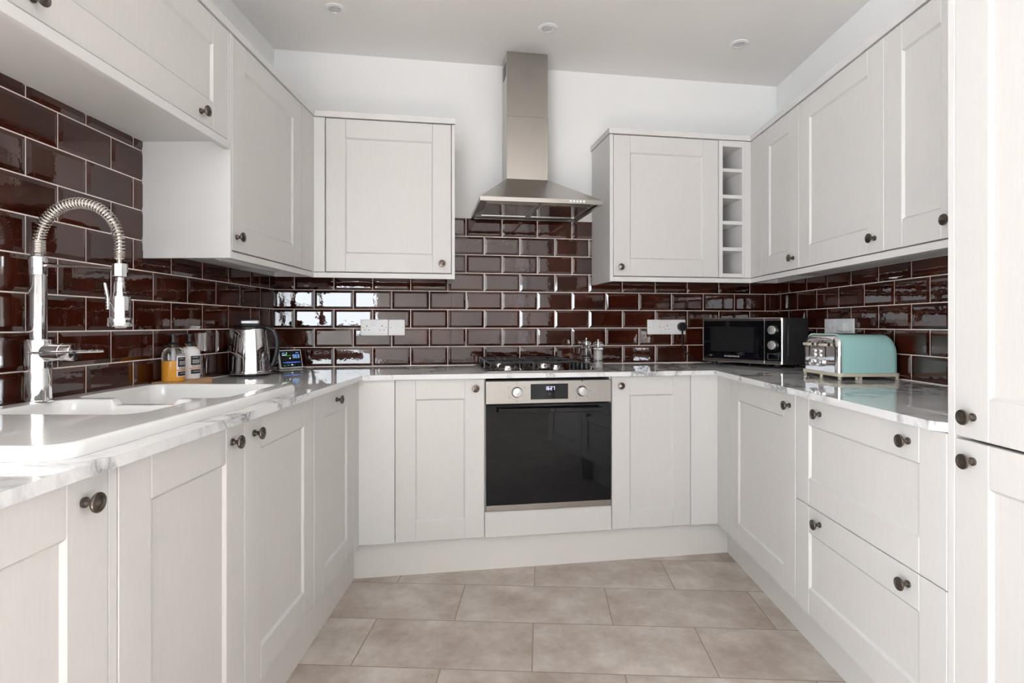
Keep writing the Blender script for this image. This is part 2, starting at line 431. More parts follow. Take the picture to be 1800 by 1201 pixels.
# --- wall cabinets
LU, RU, VU = .310, 2.560, -.320
UB, UT = .2555, .9985
UH = UT-UB
def upright(parent, name, x0, x1, y0, y1, z0, z1, m=PANEL): return MB().box(x0,x1,y0,y1,z0,z1,bev=.0008).build(name, m, parent)
# left: bridging unit over the sink
t = thing('wall_cabinet', 'wide cream bridging wall cabinet above the sink with a lift-up door and two knobs', 'cabinet', (LU, -1.982, .6265), LRZ, 'wall cabinets')
carcass(t, 0, .929, 0, UT-.6265, .305)
shaker(t, 'door', 0, .914, -.001, UT-.6265, knobs=[(1.982-1.836, .662-.6265), (1.982-1.232, .662-.6265)])
upright(t, 'light_rail', 0, .914, -.006, .014, -.031, -.0045)
upright(t, 'filler', .9145, .929, 0, .019, -.004, UT-.6265)
t = thing('wall_cabinet', 'tall cream wall cabinet with exposed white side panel right of the sink', 'cabinet', (LU, -1.052, .228), LRZ, 'wall cabinets')
upright(t, 'side_panel', 0, .012, 0, .305, 0, UT-.228)
carcass(t, .0125, .6275, .0275, UT-.228, .305)
shaker(t, 'door', .0125, .6275, .0275, UT-.228, knobs=[(1.052-1.011, .305-.228)])
yu = vplane_y(LU, VU)
u0 = u_of(LU, yu)
t = thing('corner_post', 'cream filler in the corner between the left and back wall cabinets', 'panel', (LU, yu, UB))
MB().box(0, yu+.424, 0, .019, 0, UH).build('panel', DOOR, t, rot=LRZ, loc=(0, -.424-yu, 0))
MB().box(0, .3075-u0, 0, .019, 0, UH).build('panel', PANEL, t, rot=PHI)
# back left wall cabinet
t = back_thing('wall_cabinet', 'cream wall cabinet on the back wall left of the extractor hood', 'cabinet', .3085, UB, VU, 'wall cabinets')
carcass(t, 0, .607, 0, UH, .31); shaker(t, 'door', .003, .606, 0, UH, knobs=[(.868-.3085, .303-UB)])
upright(t, 'side_panel', .608, .6235, -.001, .31, .228-UB-.001, UH)
# back right wall cabinet
UR0 = 1.740
t = back_thing('wall_cabinet', 'cream wall cabinet on the back wall right of the extractor hood', 'cabinet', UR0, UB, VU, 'wall cabinets')
upright(t, 'side_panel', 0, .0185, -.001, .31, .228-UB-.001, UH)
carcass(t, .019, .615, 0, UH, .31); shaker(t, 'door', .020, .614, 0, UH, knobs=[(1.796-UR0, .302-UB)])
# wine rack
t = back_thing('wine_rack', 'narrow cream open wine rack of five pigeonholes on the back wall', 'wine rack', 2.3565, UB, VU)
m = MB(); x0, x1 = .022, .136; rw = .150
zs = [(.278,.400),(.420,.543),(.563,.685),(.705,.829),(.848,.966)]
m.box(0, x0, 0, .30, 0, UH, bev=.0006); m.box(x1, rw, 0, .30, 0, UH, bev=.0006)
edges = [UB] + [z for p in zs for z in p] + [UT]
for i in range(0, len(edges), 2): m.box(x0, x1, 0, .30, edges[i]-UB, edges[i+1]-UB, bev=.0006)
m.box(x0, x1, .28, .30, 0, UH)
m.build('frame', PANEL, t)
yu2 = vplane_y(RU, VU); u2 = u_of(RU, yu2)
t = thing('corner_post', 'cream filler in the corner between the wine rack and right wall cabinets', 'panel', (RU, yu2, UB))
MB().box(2.5070-u2, 0, 0, .019, 0, UH).build('panel', PANEL, t, rot=PHI)
MB().box(0, yu2-.0005, 0, .019, 0, UH).build('panel', DOOR, t, rot=RRZ)
# right wall cabinets
for lab, a, b, k in (('narrow cream wall cabinet on the right wall next to the wine rack corner', 0., .3965, .348),
                     ('wide cream wall cabinet in the middle of the right wall row', .3970, .9920, .945),
                     ('cream wall cabinet on the right wall nearest the tall larder', .9925, 1.350, 1.300)):
    t = thing('wall_cabinet', lab, 'cabinet', (RU, -a, UB), RRZ, 'wall cabinets')
    carcass(t, 0, b-a, 0, UH, .30); shaker(t, 'door', 0, b-a, 0, UH, knobs=[(k-a, .307-UB)])
t = thing('wall_cabinet', 'narrow cream wall cabinet squeezed against the side of the tall larder', 'cabinet', (RU, -1.3505, UB), RRZ)
carcass(t, 0, .303, 0, UH, .30); shaker(t, 'door', 0, .303, 0, UH, st=.07)
# cornices and light rails: mitred strips round the corners
def strip(name, label, cat, outer, d, z0, z1):
    """outer: polyline of the front face; d: thickness towards the walls"""
    m = MB(); pts = [Vector(p) for p in outer]; inn = []
    for i, p in enumerate(pts):
        ns = []
        for a, b in ((i-1, i), (i, i+1)):
            if 0 <= a and b < len(pts):
                e = (pts[b]-pts[a]).normalized(); ns.append(Vector((-e.y, e.x)))
        n = sum(ns, Vector((0,0))).normalized(); n /= max(.3, n.dot(ns[0])); inn.append(p + n*d)
    for i in range(len(pts)-1):
        m.prism([pts[i][:], pts[i+1][:], inn[i+1][:], inn[i][:]], z0, z1)
    o = m.build(name, PANEL); return tag(o, label, cat)
c = .005
def vy(x, v): return vplane_y(x, v)
strip('cornice', 'cream cornice strip along the top of the left wall cabinets and round the corner to the hood', 'trim',
      [(LU+c,-1.984),(LU+c,vy(LU+c,VU-c)),B(.9335,VU-c)], .05, UT+.0035, UT+.031)
ux = B(UR0-c, -.002); 
strip('cornice', 'cream cornice strip along the top of the wall cabinets right of the hood', 'trim',
      [ux, B(UR0-c,VU-c),(RU-c,vy(RU-c,VU-c)),(RU-c,-1.654)], .05, UT+.0035, UT+.031)
strip('light_rail', 'cream light rail under the wall cabinets left of the hood', 'trim',
      [(LU,-1.0395),(LU,yu),B(.9155,VU)], .02, .2280, .2515)
strip('light_rail', 'cream light rail under the wine rack and right wall cabinets', 'trim',
      [B(UR0+.019,VU),(RU,yu2),(RU,-1.654)], .02, .2280, .2515)
# slim under-cabinet lamps
for lab, p, rz, L in (('slim unlit strip lamp under the left wall cabinet', (.16,-.85), LRZ, .5),):
    t = thing('strip_lamp', lab, 'lamp', (p[0], p[1], UB), rz)
    MB().box(0, L, -.015, .015, -.010, -.0005, bev=.002).build('lamp_body', WHITEP, t)
    MB().box(.02, L-.02, -.010, .010, -.0125, -.0100).build('diffuser', WHITEP, t)

# ------------------------------------------------------------------ oven
OW = .609
t = back_thing('built_in_oven', 'built-in steel and black glass single oven with its clock showing 16:27', 'oven', 1.0595, -.8680, V)
z = lambda a: a + .8680
MB().box(.004, OW-.004, .0205, .50, 0.002, z(-.262)).build('oven_body', DARKMET, t)
m = MB(); m.box(.001, OW-.001, -.006, .020, z(-.370), z(-.2635), bev=.0015); cp_ = m.build('control_panel', STEEL, t)
d = MB().box(.213, .394, -.0075, -.0055, z(-.3515), z(-.2790), bev=.0005).build('display', BLACKGL, cp_)
# seven segment clock
SEG = {'0':'abcdef','1':'bc','2':'abged','3':'abgcd','6':'afgedc','7':'abc'}
def digit(m, ch, x, z, w, h, y, t=.0022):
    s = {'a':(x,x+w,z+h-t,z+h),'g':(x,x+w,z+h/2-t/2,z+h/2+t/2),'d':(x,x+w,z,z+t),'f':(x,x+t,z+h/2,z+h),'e':(x,x+t,z,z+h/2),'b':(x+w-t,x+w,z+h/2,z+h),'c':(x+w-t,x+w,z,z+h/2)}
    for q in SEG[ch]:
        a,b,c_,e = s[q]; m.box(a+.0002,b-.0002,y,y+.0004,c_+.0002,e-.0002)
m = MB()
for i, ch in enumerate('1627'): digit(m, ch, .281+i*.0125+(.0016 if i>1 else 0), z(-.3080), .0085, .0165, -.0081)
m.box(.3040,.3055,-.0081,-.0077,z(-.3040),z(-.3025)); m.box(.3040,.3055,-.0081,-.0077,z(-.2960),z(-.2945))
m.build('clock_digits', LED, d)
m = MB(); m.box(.272,.279,-.0079,-.0076,z(-.3265),z(-.3255)); m.lathe([(.0042,0),(.0042,.0004)], (.303,-.0076,z(-.326)), '-y', 16); m.box(.322,.328,-.0079,-.0076,z(-.3265),z(-.3255)); m.box(.3245,.3255,-.0079,-.0076,z(-.329),z(-.323))
m.build('touch_marks', mat('dim_marks',(.08,.08,.085),.6), d)
for kx, dots in ((.1475, 6), (.4625, 9)):
    k = MB().lathe([(.0,0),(.0255,0),(.0255,.003),(.0235,.004)], (kx,-.006,z(-.316)), '-y', 32).build('knob_ring', BLACK, cp_)
    m = MB().lathe([(.0225,.0),(.0222,.018),(.0205,.0205),(.017,.0212),(0,.0216)], (kx,-.008,z(-.316)), '-y', 32); m.box(kx-.0008,kx+.0008,-.0305,-.0295,z(-.316)+.006,z(-.316)+.019)
    m.build('knob', mat('satin_chrome',(.60,.59,.58),.22,1.) if 'satin_chrome' not in bpy.data.materials else bpy.data.materials['satin_chrome'], cp_)
    if dots == 6:
        for a in (90, 32, -32, -90, -148, 148):
            cx_, cz_ = kx+.041*math.cos(math.radians(a)), z(-.316)+.041*math.sin(math.radians(a))
            m = MB()
            for q in ((-.004,.004,.0032,.0038),(-.004,.004,-.0038,-.0032),(-.004,-.0034,-.0032,.0032),(.0034,.004,-.0032,.0032)):
                m.box(cx_+q[0],cx_+q[1],-.0064,-.0060,cz_+q[2],cz_+q[3])
            m.build('printed_symbol', PRINTGREY, cp_)
    else:
        for a in (46, 0, -46, -82, -108, -134, -160, 180):
            M = Matrix.Translation((kx,-.0062,z(-.316))) @ Matrix.Rotation(-math.radians(a),4,'Y')
            MB().box(.036,.042,-.0002,.0002,-.0007,.0007, M=M).build('scale_mark', PRINTGREY, cp_)
        m = MB(); m.box(kx-.004,kx+.004,-.0064,-.006,z(-.316)+.046,z(-.316)+.0535); m.build('printed_symbol', PRINTGREY, cp_)
        MB().lathe([(.0028,0),(.0028,.0006)], (kx+.060,-.006,z(-.312)), '-y', 12).build('indicator_lamp', WHITEP, cp_)
m = MB(); m.box(.003, OW-.003, -.008, .020, z(-.8395), z(-.3745), bev=.0015); dr = m.build('door', BLACKGL, t)
MB().box(.003, OW-.003, -.0095, .020, z(-.8665), z(-.8400), bev=.001).build('steel_trim', STEEL, dr)
m = MB(); m.box(.055, OW-.055, -.0455, -.0330, z(-.4100), z(-.3880), bev=.003, seg=2)
m.box(.062, .080, -.034, -.0075, z(-.4060), z(-.3920)); m.box(OW-.080, OW-.062, -.034, -.0075, z(-.4060), z(-.3920)); m.build('handle', BLACKGL, dr)

# ------------------------------------------------------------------ hob
t = back_thing('gas_hob', 'black and steel four burner gas hob set in the back worktop above the oven', 'hob', 1.053, WZ, -.560)
HW, HD = .580, .515
m = MB(); m.box(0, HW, 0, HD, 0, .0045, bev=.0015, seg=2)
m.box(.012, HW-.012, .012, HD-.012, .0045, .0085, bev=.001); m.build('hob_tray', STEEL, t)
MB().box(.024, HW-.024, .024, HD-.024, .0086, .0100).build('black_plate', BLACKGL, t)
bz = .0100
for bx, by, r in ((.125,.385,.036),(.130,.140,.046),(.365,.385,.046),(.372,.140,.030)):
    bn = MB().lathe([(r+.012,0),(r+.012,.003),(r+.004,.005),(r,.0055),(r*.96,.016),(r*.9,.0168),(0,.0168)], (bx,by,bz), 'z', 36).build('burner', STEELM, t)
    MB().lathe([(r*.80,.0169),(r*.80,.0205),(r*.70,.0230),(0,.0240)], (bx,by,bz), 'z', 30).build('burner_cap', BLACKM, bn)
def grate(x0, x1, y0, y1, cents):
    m = MB(); zt = .046; r = .0040
    def loop(p): m.tube(p, r, 8)
    # outer frame, dropping to the plate at four feet
    for yy in (y0, y1):
        loop([(x0,yy,bz),(x0,yy,zt-.008),(x0+.006,yy,zt),(x1-.006,yy,zt),(x1,yy,zt-.008),(x1,yy,bz)])
    for xx in (x0, x1):
        loop([(xx,y0,zt-.004),(xx,y1,zt-.004)])
        ym = (y0+y1)/2; loop([(xx,ym,zt-.004),(xx,ym,bz)])
    loop([(x0,(y0+y1)/2,zt),(x1,(y0+y1)/2,zt)])
    for (cx_, cy_) in cents:
        for dx, dy in ((1,0),(-1,0),(0,1),(0,-1)):
            ex = x1 if dx>0 else x0; ey = {1:(y1 if cy_>(y0+y1)/2 else (y0+y1)/2), -1:((y0+y1)/2 if cy_>(y0+y1)/2 else y0)}.get(dy, cy_)
            if dx: loop([(ex,cy_,zt-.002),(cx_+dx*.030,cy_,zt-.002),(cx_+dx*.022,cy_,zt-.008)])
            else: loop([(cx_,ey,zt-.002),(cx_,cy_+dy*.030,zt-.002),(cx_,cy_+dy*.022,zt-.008)])
    return m.build('pan_support', BLACKM, t)
grate(.035, .240, .040, .480, ((.125,.385),(.130,.140)))
grate(.262, .478, .040, .480, ((.365,.385),(.372,.140)))
for vy_ in (.360,.285,.205,.125):
    k = MB().lathe([(.021,0),(.0205,.004),(.0175,.006),(.0168,.020),(.0150,.023),(0,.0235)], (.527,vy_,bz), 'z', 24); k.box(.5255,.5285,vy_-.014,vy_+.014,bz+.0225,bz+.0250)
    k.build('knob', BLACK, t)

# ------------------------------------------------------------------ extractor hood
t = back_thing('extractor_hood', 'stainless steel pyramid chimney extractor hood above the hob', 'extractor hood', 1.040, .587, -.500)
HWd, HDp = .604, .488; zr = .020
cx0, cx1, cy0 = .176, .401, .318; zc = .190
m = MB()
b0 = [(0,0,0),(HWd,0,0),(HWd,HDp,0),(0,HDp,0)]; b1 = [(x,y,zr) for x,y,_ in b0]
b2 = [(cx0,cy0,zc),(cx1,cy0,zc),(cx1,HDp,zc),(cx0,HDp,zc)]
vb = [[m.bm.verts.new(p) for p in r] for r in (b0,b1,b2)]
for k in (0,1):
    for i in range(4): m.bm.faces.new((vb[k][i], vb[k][(i+1)%4], vb[k+1][(i+1)%4], vb[k+1][i]))
m.bm.faces.new(vb[2])
# rim lip round the open underside
li = .018
for a in ((0,HWd,0,li),(0,HWd,HDp-li,HDp),(0,li,li,HDp-li),(HWd-li,HWd,li,HDp-li)): m.box(a[0]+.0003,a[1]-.0003,a[2]+.0003,a[3]-.0003,.0,.004)
m.box(li, HWd-li, li, HDp-li, .010, .012)
can = m.build('canopy', STEEL, t)
for a, b in ((.040,.292),(.312,.564)):
    f = MB().box(a, b, .075, .385, .0035, .0098, bev=.0015).build('grease_filter', STEELM, t)
    m = MB()
    for q in ((a,b,.075,.081),(a,b,.379,.385),(a,a+.006,.081,.379),(b-.006,b,.081,.379)): m.box(q[0],q[1],q[2],q[3],.0012,.0036)
    m.build('filter_frame', SPRING, f)
for i in range(5):
    MB().lathe([(.0058,0),(.0056,.003),(.0045,.0042),(0,.0046)], (.440+i*.0165,0,.0105), '-y', 16).build('button', WHITEP, can)
m = MB(); m.box(cx0, cx1, cy0, HDp, zc, 1.112-.587, bev=.0008); m.build('lower_chimney', STEEL, t)
m = MB(); m.box(cx0+.0015, cx1-.0015, cy0+.002, HDp, 1.1125-.587, CEIL-.587-.001, bev=.0005); up = m.build('upper_chimney', STEEL, t)
m = MB()
for i in range(6): m.box(cx0+.0002, cx0+.0014, cy0+.035, cy0+.125, 1.345-.587+i*.0125, 1.345-.587+i*.0125+.009)
m.build('vent_slots', mat('vent_grey',(.10,.11,.12),.5), up)

# ------------------------------------------------------------------ sink
def sdrr(x, y, x0, x1, y0, y1, r):
    cx_, cy_ = (x0+x1)/2, (y0+y1)/2
    dx, dy = abs(x-cx_)-((x1-x0)/2-r), abs(y-cy_)-((y1-y0)/2-r)
    return math.hypot(max(dx,0), max(dy,0)) + min(max(dx,dy),0) - r
SX0, SX1, SY0, SY1 = .013, .548, -2.055, -1.050
def sstep(t): t = max(0., min(1., t)); return t*t*(3-2*t)
def sink_z(x, y):
    zt = .0255
    d0 = sdrr(x, y, SX0, SX1, SY0, SY1, .055)           # negative inside
    e = -d0
    if e < .012: zt = .0255 - .0120*(1-math.sqrt(max(0., 1-((.012-e)/.012)**2)))
    if e < 0: zt = .0
    # divider dips in the middle
    if -1.476 < y < -1.430:
        q = sstep((x-.200)/.018)*sstep((.385-x)/.018)
        zt -= .016*q
    d2 = sdrr(x, y, .075, .490, -1.438, -1.086, .040)
    d1 = sdrr(x, y, .078, .440, -1.720, -1.470, .045)
    for d, dep in ((d2, .185), (d1, .150)):
        if d < .004:
            w = max(0., .004-d)
            dz = .0035*sstep(w/.006) + (dep-.0035)*sstep((w-.004)/.020)**.8 if w > .004 else .0035*sstep(w/.006)
            zt -= dz
    return zt
def axis_pts(segs):
    out = []
    for a, b, st in segs:
        n = max(1, round((b-a)/st)); out += [a+(b-a)*i/n for i in range(n)]
    return out + [segs[-1][1]]
xs = axis_pts([(SX0,.030,.002),(.030,.068,.0055),(.068,.130,.0026),(.130,.200,.012),(.200,.222,.0028),(.222,.362,.014),(.362,.390,.0028),(.390,.490,.0026),(.490,.530,.006),(.530,SX1,.002)])
ys = axis_pts([(SY0,-2.035,.002),(-2.035,-2.000,.005),(-2.000,-1.75,.02),(-1.75,-1.650,.003),(-1.650,-1.545,.010),(-1.545,-1.480,.003),(-1.480,-1.428,.002),(-1.428,-1.365,.003),(-1.365,-1.165,.012),(-1.165,-1.105,.005),(-1.105,-1.070,.0024),(-1.070,SY1,.002)])
t = thing('kitchen_sink', 'white ceramic one and a half bowl sink with drainer set in the left worktop', 'sink', (SX0, SY0, WZ))
m = MB(); g = {}
for i, x in enumerate(xs):
    for j, y in enumerate(ys):
        px_, py_ = x, y
        RC = .055                                        # square corner cells are wrapped onto the rounded corner
        cx_ = SX0+RC if x < SX0+RC else (SX1-RC if x > SX1-RC else None); cy_ = SY0+RC if y < SY0+RC else (SY1-RC if y > SY1-RC else None)
        if cx_ is not None and cy_ is not None:
            a, b = abs(x-cx_), abs(y-cy_); r = max(a, b)
            if r > 0:
                th = PI/4*b/a if a >= b else PI/2-PI/4*a/b
                px_, py_ = cx_+math.copysign(r*math.cos(th), x-cx_), cy_+math.copysign(r*math.sin(th), y-cy_)
        g[i,j] = m.bm.verts.new((px_-SX0, py_-SY0, sink_z(px_, py_)))
for i in range(len(xs)-1):
    for j in range(len(ys)-1):
        vs = (g[i,j], g[i+1,j], g[i+1,j+1], g[i,j+1])
        if Vector(vs[0].co-vs[2].co).length < 1e-6: continue
        f = m.bm.faces.new(vs); f.smooth = True
# skirt down to the worktop
ring = [g[i,0] for i in range(len(xs))] + [g[len(xs)-1,j] for j in range(1,len(ys))] + [g[i,len(ys)-1] for i in range(len(xs)-2,-1,-1)] + [g[0,j] for j in range(len(ys)-2,0,-1)]
low = [m.bm.verts.new((v.co.x, v.co.y, 0)) for v in ring]
for k in range(len(ring)):
    f = m.bm.faces.new((ring[k], ring[(k+1)%len(ring)], low[(k+1)%len(ring)], low[k])); f.smooth = True
bmesh.ops.remove_doubles(m.bm, verts=m.bm.verts[:], dist=.00005)
basin = m.build('basin', CERAMIC, t)
for cx_, cy_, zz in ((.28,-1.26,-.1595),(.26,-1.596,-.1245)):
    MB().lathe([(.042,0),(.040,.003),(.030,.0015),(0,.001)], (cx_-SX0, cy_-SY0, zz), 'z', 28).build('drain', CHROME, t)

# ------------------------------------------------------------------ tap (arches over the bowl along +X)
TZ = -.2000
t = thing('kitchen_tap', 'tall chrome spring-neck kitchen tap standing behind the sink', 'tap', (.050, -1.520, TZ))
zt = lambda a: a - TZ
MB().lathe([(.034,0),(.034,.004),(.0295,.006),(.0295,zt(-.115)-.001),(.0285,zt(-.115)),(.0285,zt(-.115)+.001),(.0295,zt(-.114)),(.0295,zt(-.043)),(.0275,zt(-.039)),(.0195,zt(-.037))], (0,0,0), 'z', 40).build('tap_base', CHROME, t)
MB().lathe([(.0190,zt(-.037)),(.0190,zt(.126)),(.0200,zt(.128)),(.0205,zt(.130)),(.0205,zt(.175)),(.0190,zt(.177)),(0,zt(.177))], (0,0,0), 'z', 40).build('stem', CHROME, t)
# path of the hose
path = [(0,0,zt(.177)+i*.008) for i in range(5)]
cxz = (.1060, zt(.2090)); R = .106
for i in range(41):
    a = PI - PI*i/40; path.append((cxz[0]+R*math.cos(a), 0, cxz[1]+R*math.sin(a)))
path += [(.212,0,zt(.209)-.01*i) for i in range(1,8)]
m = MB(); m.tube(path, .0060, 10); m.build('inner_hose', SPRING, t)
# coil: radius shrinks along the path
P = [Vector(p) for p in path[:50]]
cum = [0.]
for i in range(1, len(P)): cum.append(cum[-1] + (P[i]-P[i-1]).length)
L = cum[-1]
def at(s):
    s = max(0, min(L-1e-6, s))
    for i in range(1, len(P)):
        if cum[i] >= s:
            f = (s-cum[i-1])/(cum[i]-cum[i-1]); return P[i-1].lerp(P[i], f), (P[i]-P[i-1]).normalized()
phase = 0.; s = .0; coil = []
while s < L:
    c0, tg = at(s); side = Vector((0,1,0)); nrm = tg.cross(side)
    r = .0152 - .0035*(s/L)
    coil.append(c0 + side*r*math.cos(phase) + nrm*r*math.sin(phase))
    pitch = .0042 if s < .040 else (.0085 if s < L-.02 else .0045)
    s += pitch/14; phase += 2*PI/14
m = MB(); m.tube(coil, .0017, 6); m.build('spring', SPRING, t)
m = MB(); m.tube([(.018,0,zt(.153)),(.10,0,zt(.1505)),(.190,0,zt(.145)),(.200,0,zt(.142))], .0038, 10); m.build('support_bar', SPRING, t)
m = MB(); m.lathe([(.0165,zt(.124)),(.0178,zt(.126)),(.0178,zt(.156)),(.0165,zt(.158))], (.214,0,0), 'z', 8, smooth=False); m.build('holder', CHROME, t)
hd = MB().lathe([(.0085,zt(.123)),(.0095,zt(.120)),(.0095,zt(.112)),(.0125,zt(.110)),(.0125,zt(.098)),(.0130,zt(.0975)),(.0130,zt(.084)),(.0145,zt(.082)),(.0145,zt(.074)),
               (.0235,zt(.0725)),(.0240,zt(.070)),(.0240,zt(.018)),(.0275,zt(.0165)),(.0280,zt(.014)),(.0280,zt(-.002)),(.0265,zt(-.005)),(.016,zt(-.006)),(.0130,zt(-.0090)),(0,zt(-.0090))], (.214,0,0), 'z', 40).build('spray_head', CHROME, t)
m = MB(); m.tube([(.184,0,zt(.040)),(.183,0,zt(.052)),(.182,0,zt(.070)),(.174,0,zt(.108))], [.004,.0055,.005,.0035], 10)
for q in (.040,.048,.056): m.lathe([(.0070,0),(.0070,.003)], (.184,0,zt(q)), 'z', 14)
m.build('trigger', CHROME, hd)
MB().lathe([(.0230,.020),(.0230,.066),(.0220,.067),(.0230,.068),(.0230,.092),(.0215,.0960),(0,.0965)], (0,0,zt(-.0715)), 'x', 36).build('valve', CHROME, t)
m = MB(); m.tube([(.0,-.031,zt(-.072)),(.03,-.031,zt(-.0715)),(.10,-.031,zt(-.070)),(.19,-.031,zt(-.066)),(.1965,-.031,zt(-.0655))], [.0030,.0030,.0032,.0045,.0040], 10); m.build('lever', CHROME, t)

# ------------------------------------------------------------------ kettle
t = thing('kettle', 'polished steel jug kettle with black handle on the left worktop corner', 'kettle', (.0985, -.470, WZ), math.radians(18))
MB().lathe([(.086,0),(.087,.002),(.087,.010),(.0855,.0115),(.0855,.0150),(.083,.016),(0,.016)], (0,0,0), 'z', 48).build('power_base', BLACK, t)
MB().lathe([(.0872,.0105),(.0876,.013),(.0876,.0215),(.0865,.0235)], (0,0,0), 'z', 48).build('base_ring', CHROME, t)
prof = [(.082,.0240),(.0815,.030),(.0800,.060),(.0775,.100),(.0735,.140),(.0690,.175),(.0655,.200),(.0640,.208)]
MB().lathe([(0,.0238)]+prof+[(.060,.212)], (0,0,0), 'z', 64).build('body', CHROME, t)
# spout towards -x
m = MB(); a = [(-.052,-.030,.2075),(-.0835,-.004,.2085),(-.0835,.004,.2085),(-.052,.030,.2075),(-.074,.0,.128)]
v_ = [m.bm.verts.new(p) for p in a]
for q in ((0,1,4),(1,2,4),(2,3,4),(0,1,2,3)): m.bm.faces.new([v_[i] for i in q])
m.build('spout', CHROME, t)
lid = MB().lathe([(.0655,.2085),(.0650,.213),(.058,.219),(.045,.2235),(0,.226)], (0,0,0), 'z', 48).build('lid', BLACK, t)
m = MB(); m.box(-.040, .038, -.016, .016, .2245, .2480, bev=.007, seg=3); m.build('lid_grip', mat('satin_aluminium',(.42,.42,.43),.38,1.), lid, smooth=True)
m = MB(); pts = [(.050,0,.214),(.075,0,.212),(.095,0,.198),(.1075,0,.170),(.112,0,.135),(.108,0,.095),(.098,0,.060),(.088,0,.040)]
sm = []
for i in range(len(pts)-1):
    for k in range(4):
        sm.append(Vector(pts[i]).lerp(Vector(pts[i+1]), k/4))
sm.append(Vector(pts[-1]))
m.tube(sm, [.0095+.0015*math.sin(PI*i/(len(sm)-1)) for i in range(len(sm))], 12); m.build('handle', BLACK, t)
m = MB(); m.tube([(.080,.02,.006),(.11,.035,.004),(.125,.07,.004),(.10,.12,.004),(.075,.17,.004)], .0035, 8); m.build('power_cord', BLACK, t)

# ------------------------------------------------------------------ energy monitor display
p0, p1 = Vector((.098,-.150)), Vector((.172,-.043))
rz = math.atan2(p1.y-p0.y, p1.x-p0.x); wd = (p1-p0).length
t = thing('energy_monitor', 'small energy display with lit blue figures leaning by the kettle', 'display', (p0.x, p0.y, WZ), rz)
TL = Matrix.Rotation(math.radians(-14), 4, 'X')
m = MB(); m.box(0, wd, 0, .016, .003, .100, bev=.004, seg=3, M=TL); m.build('casing', WHITEP, t)
s_ = MB().box(.006, wd-.006, -.0006, .0006, .009, .094, bev=.0003, M=TL).build('screen', BLACKGL, t)
def scr(name, rects, mm):
    for a,b,c_,e in rects: MB().box(a*wd, b*wd, -.0012, -.0007, .003+c_*.097, .003+e*.097, M=TL).build(name, mm, s_)
scr('blue_readout', [(.14,.26,.80,.835),(.74,.86,.80,.835)], LEDB)
scr('white_bar', [(.14,.29,.70,.735),(.32,.36,.80,.84),(.44,.49,.50,.535),(.46,.485,.535,.57),(.48,.56,.16,.20)], LEDW)
scr('green_bar', [(.30,.34,.70,.75),(.30,.50,.675,.685),(.16,.22,.145,.16),(.33,.35,.15,.18)], LEDG)
scr('red_bar', [(.50,.72,.675,.685)], LEDR)
scr('blue_band', [(.14,.90,.275,.345)], mat('band_blue',(.02,.04,.15),.4,Emission_Color=(.04,.10,.5,1),Emission_Strength=.5))
m = MB()
for i, ch in enumerate('003'): digit(m, ch, wd*.60+i*.0135, .055, .0095, .0175, -.0013, .0022)
for v in m.bm.verts: v.co = TL @ v.co
m.build('figures', emit('screen_figures',(.25,.50,1.),1.1), s_)
scr('band_text', [(.28,.74,.300,.325)], LEDB)
scr('icon', [(.36,.39,.15,.18),(.62,.67,.155,.165),(.76,.81,.155,.165),(.88,.92,.160,.170)], mat('icon_grey',(.3,.3,.3),.5))
m = MB(); m.tube([(wd*.6,.030,.094),(wd*.5,.046,.12),(wd*.35,.06,.155)], .0012, 6); m.build('cable', BLACK, t)
m = MB(); m.box(wd*.3, wd*.7, .018, .040, .0, .004); m.box(wd*.42, wd*.58, .026, .032, .004, .07); m.build('stand', WHITEP, t)

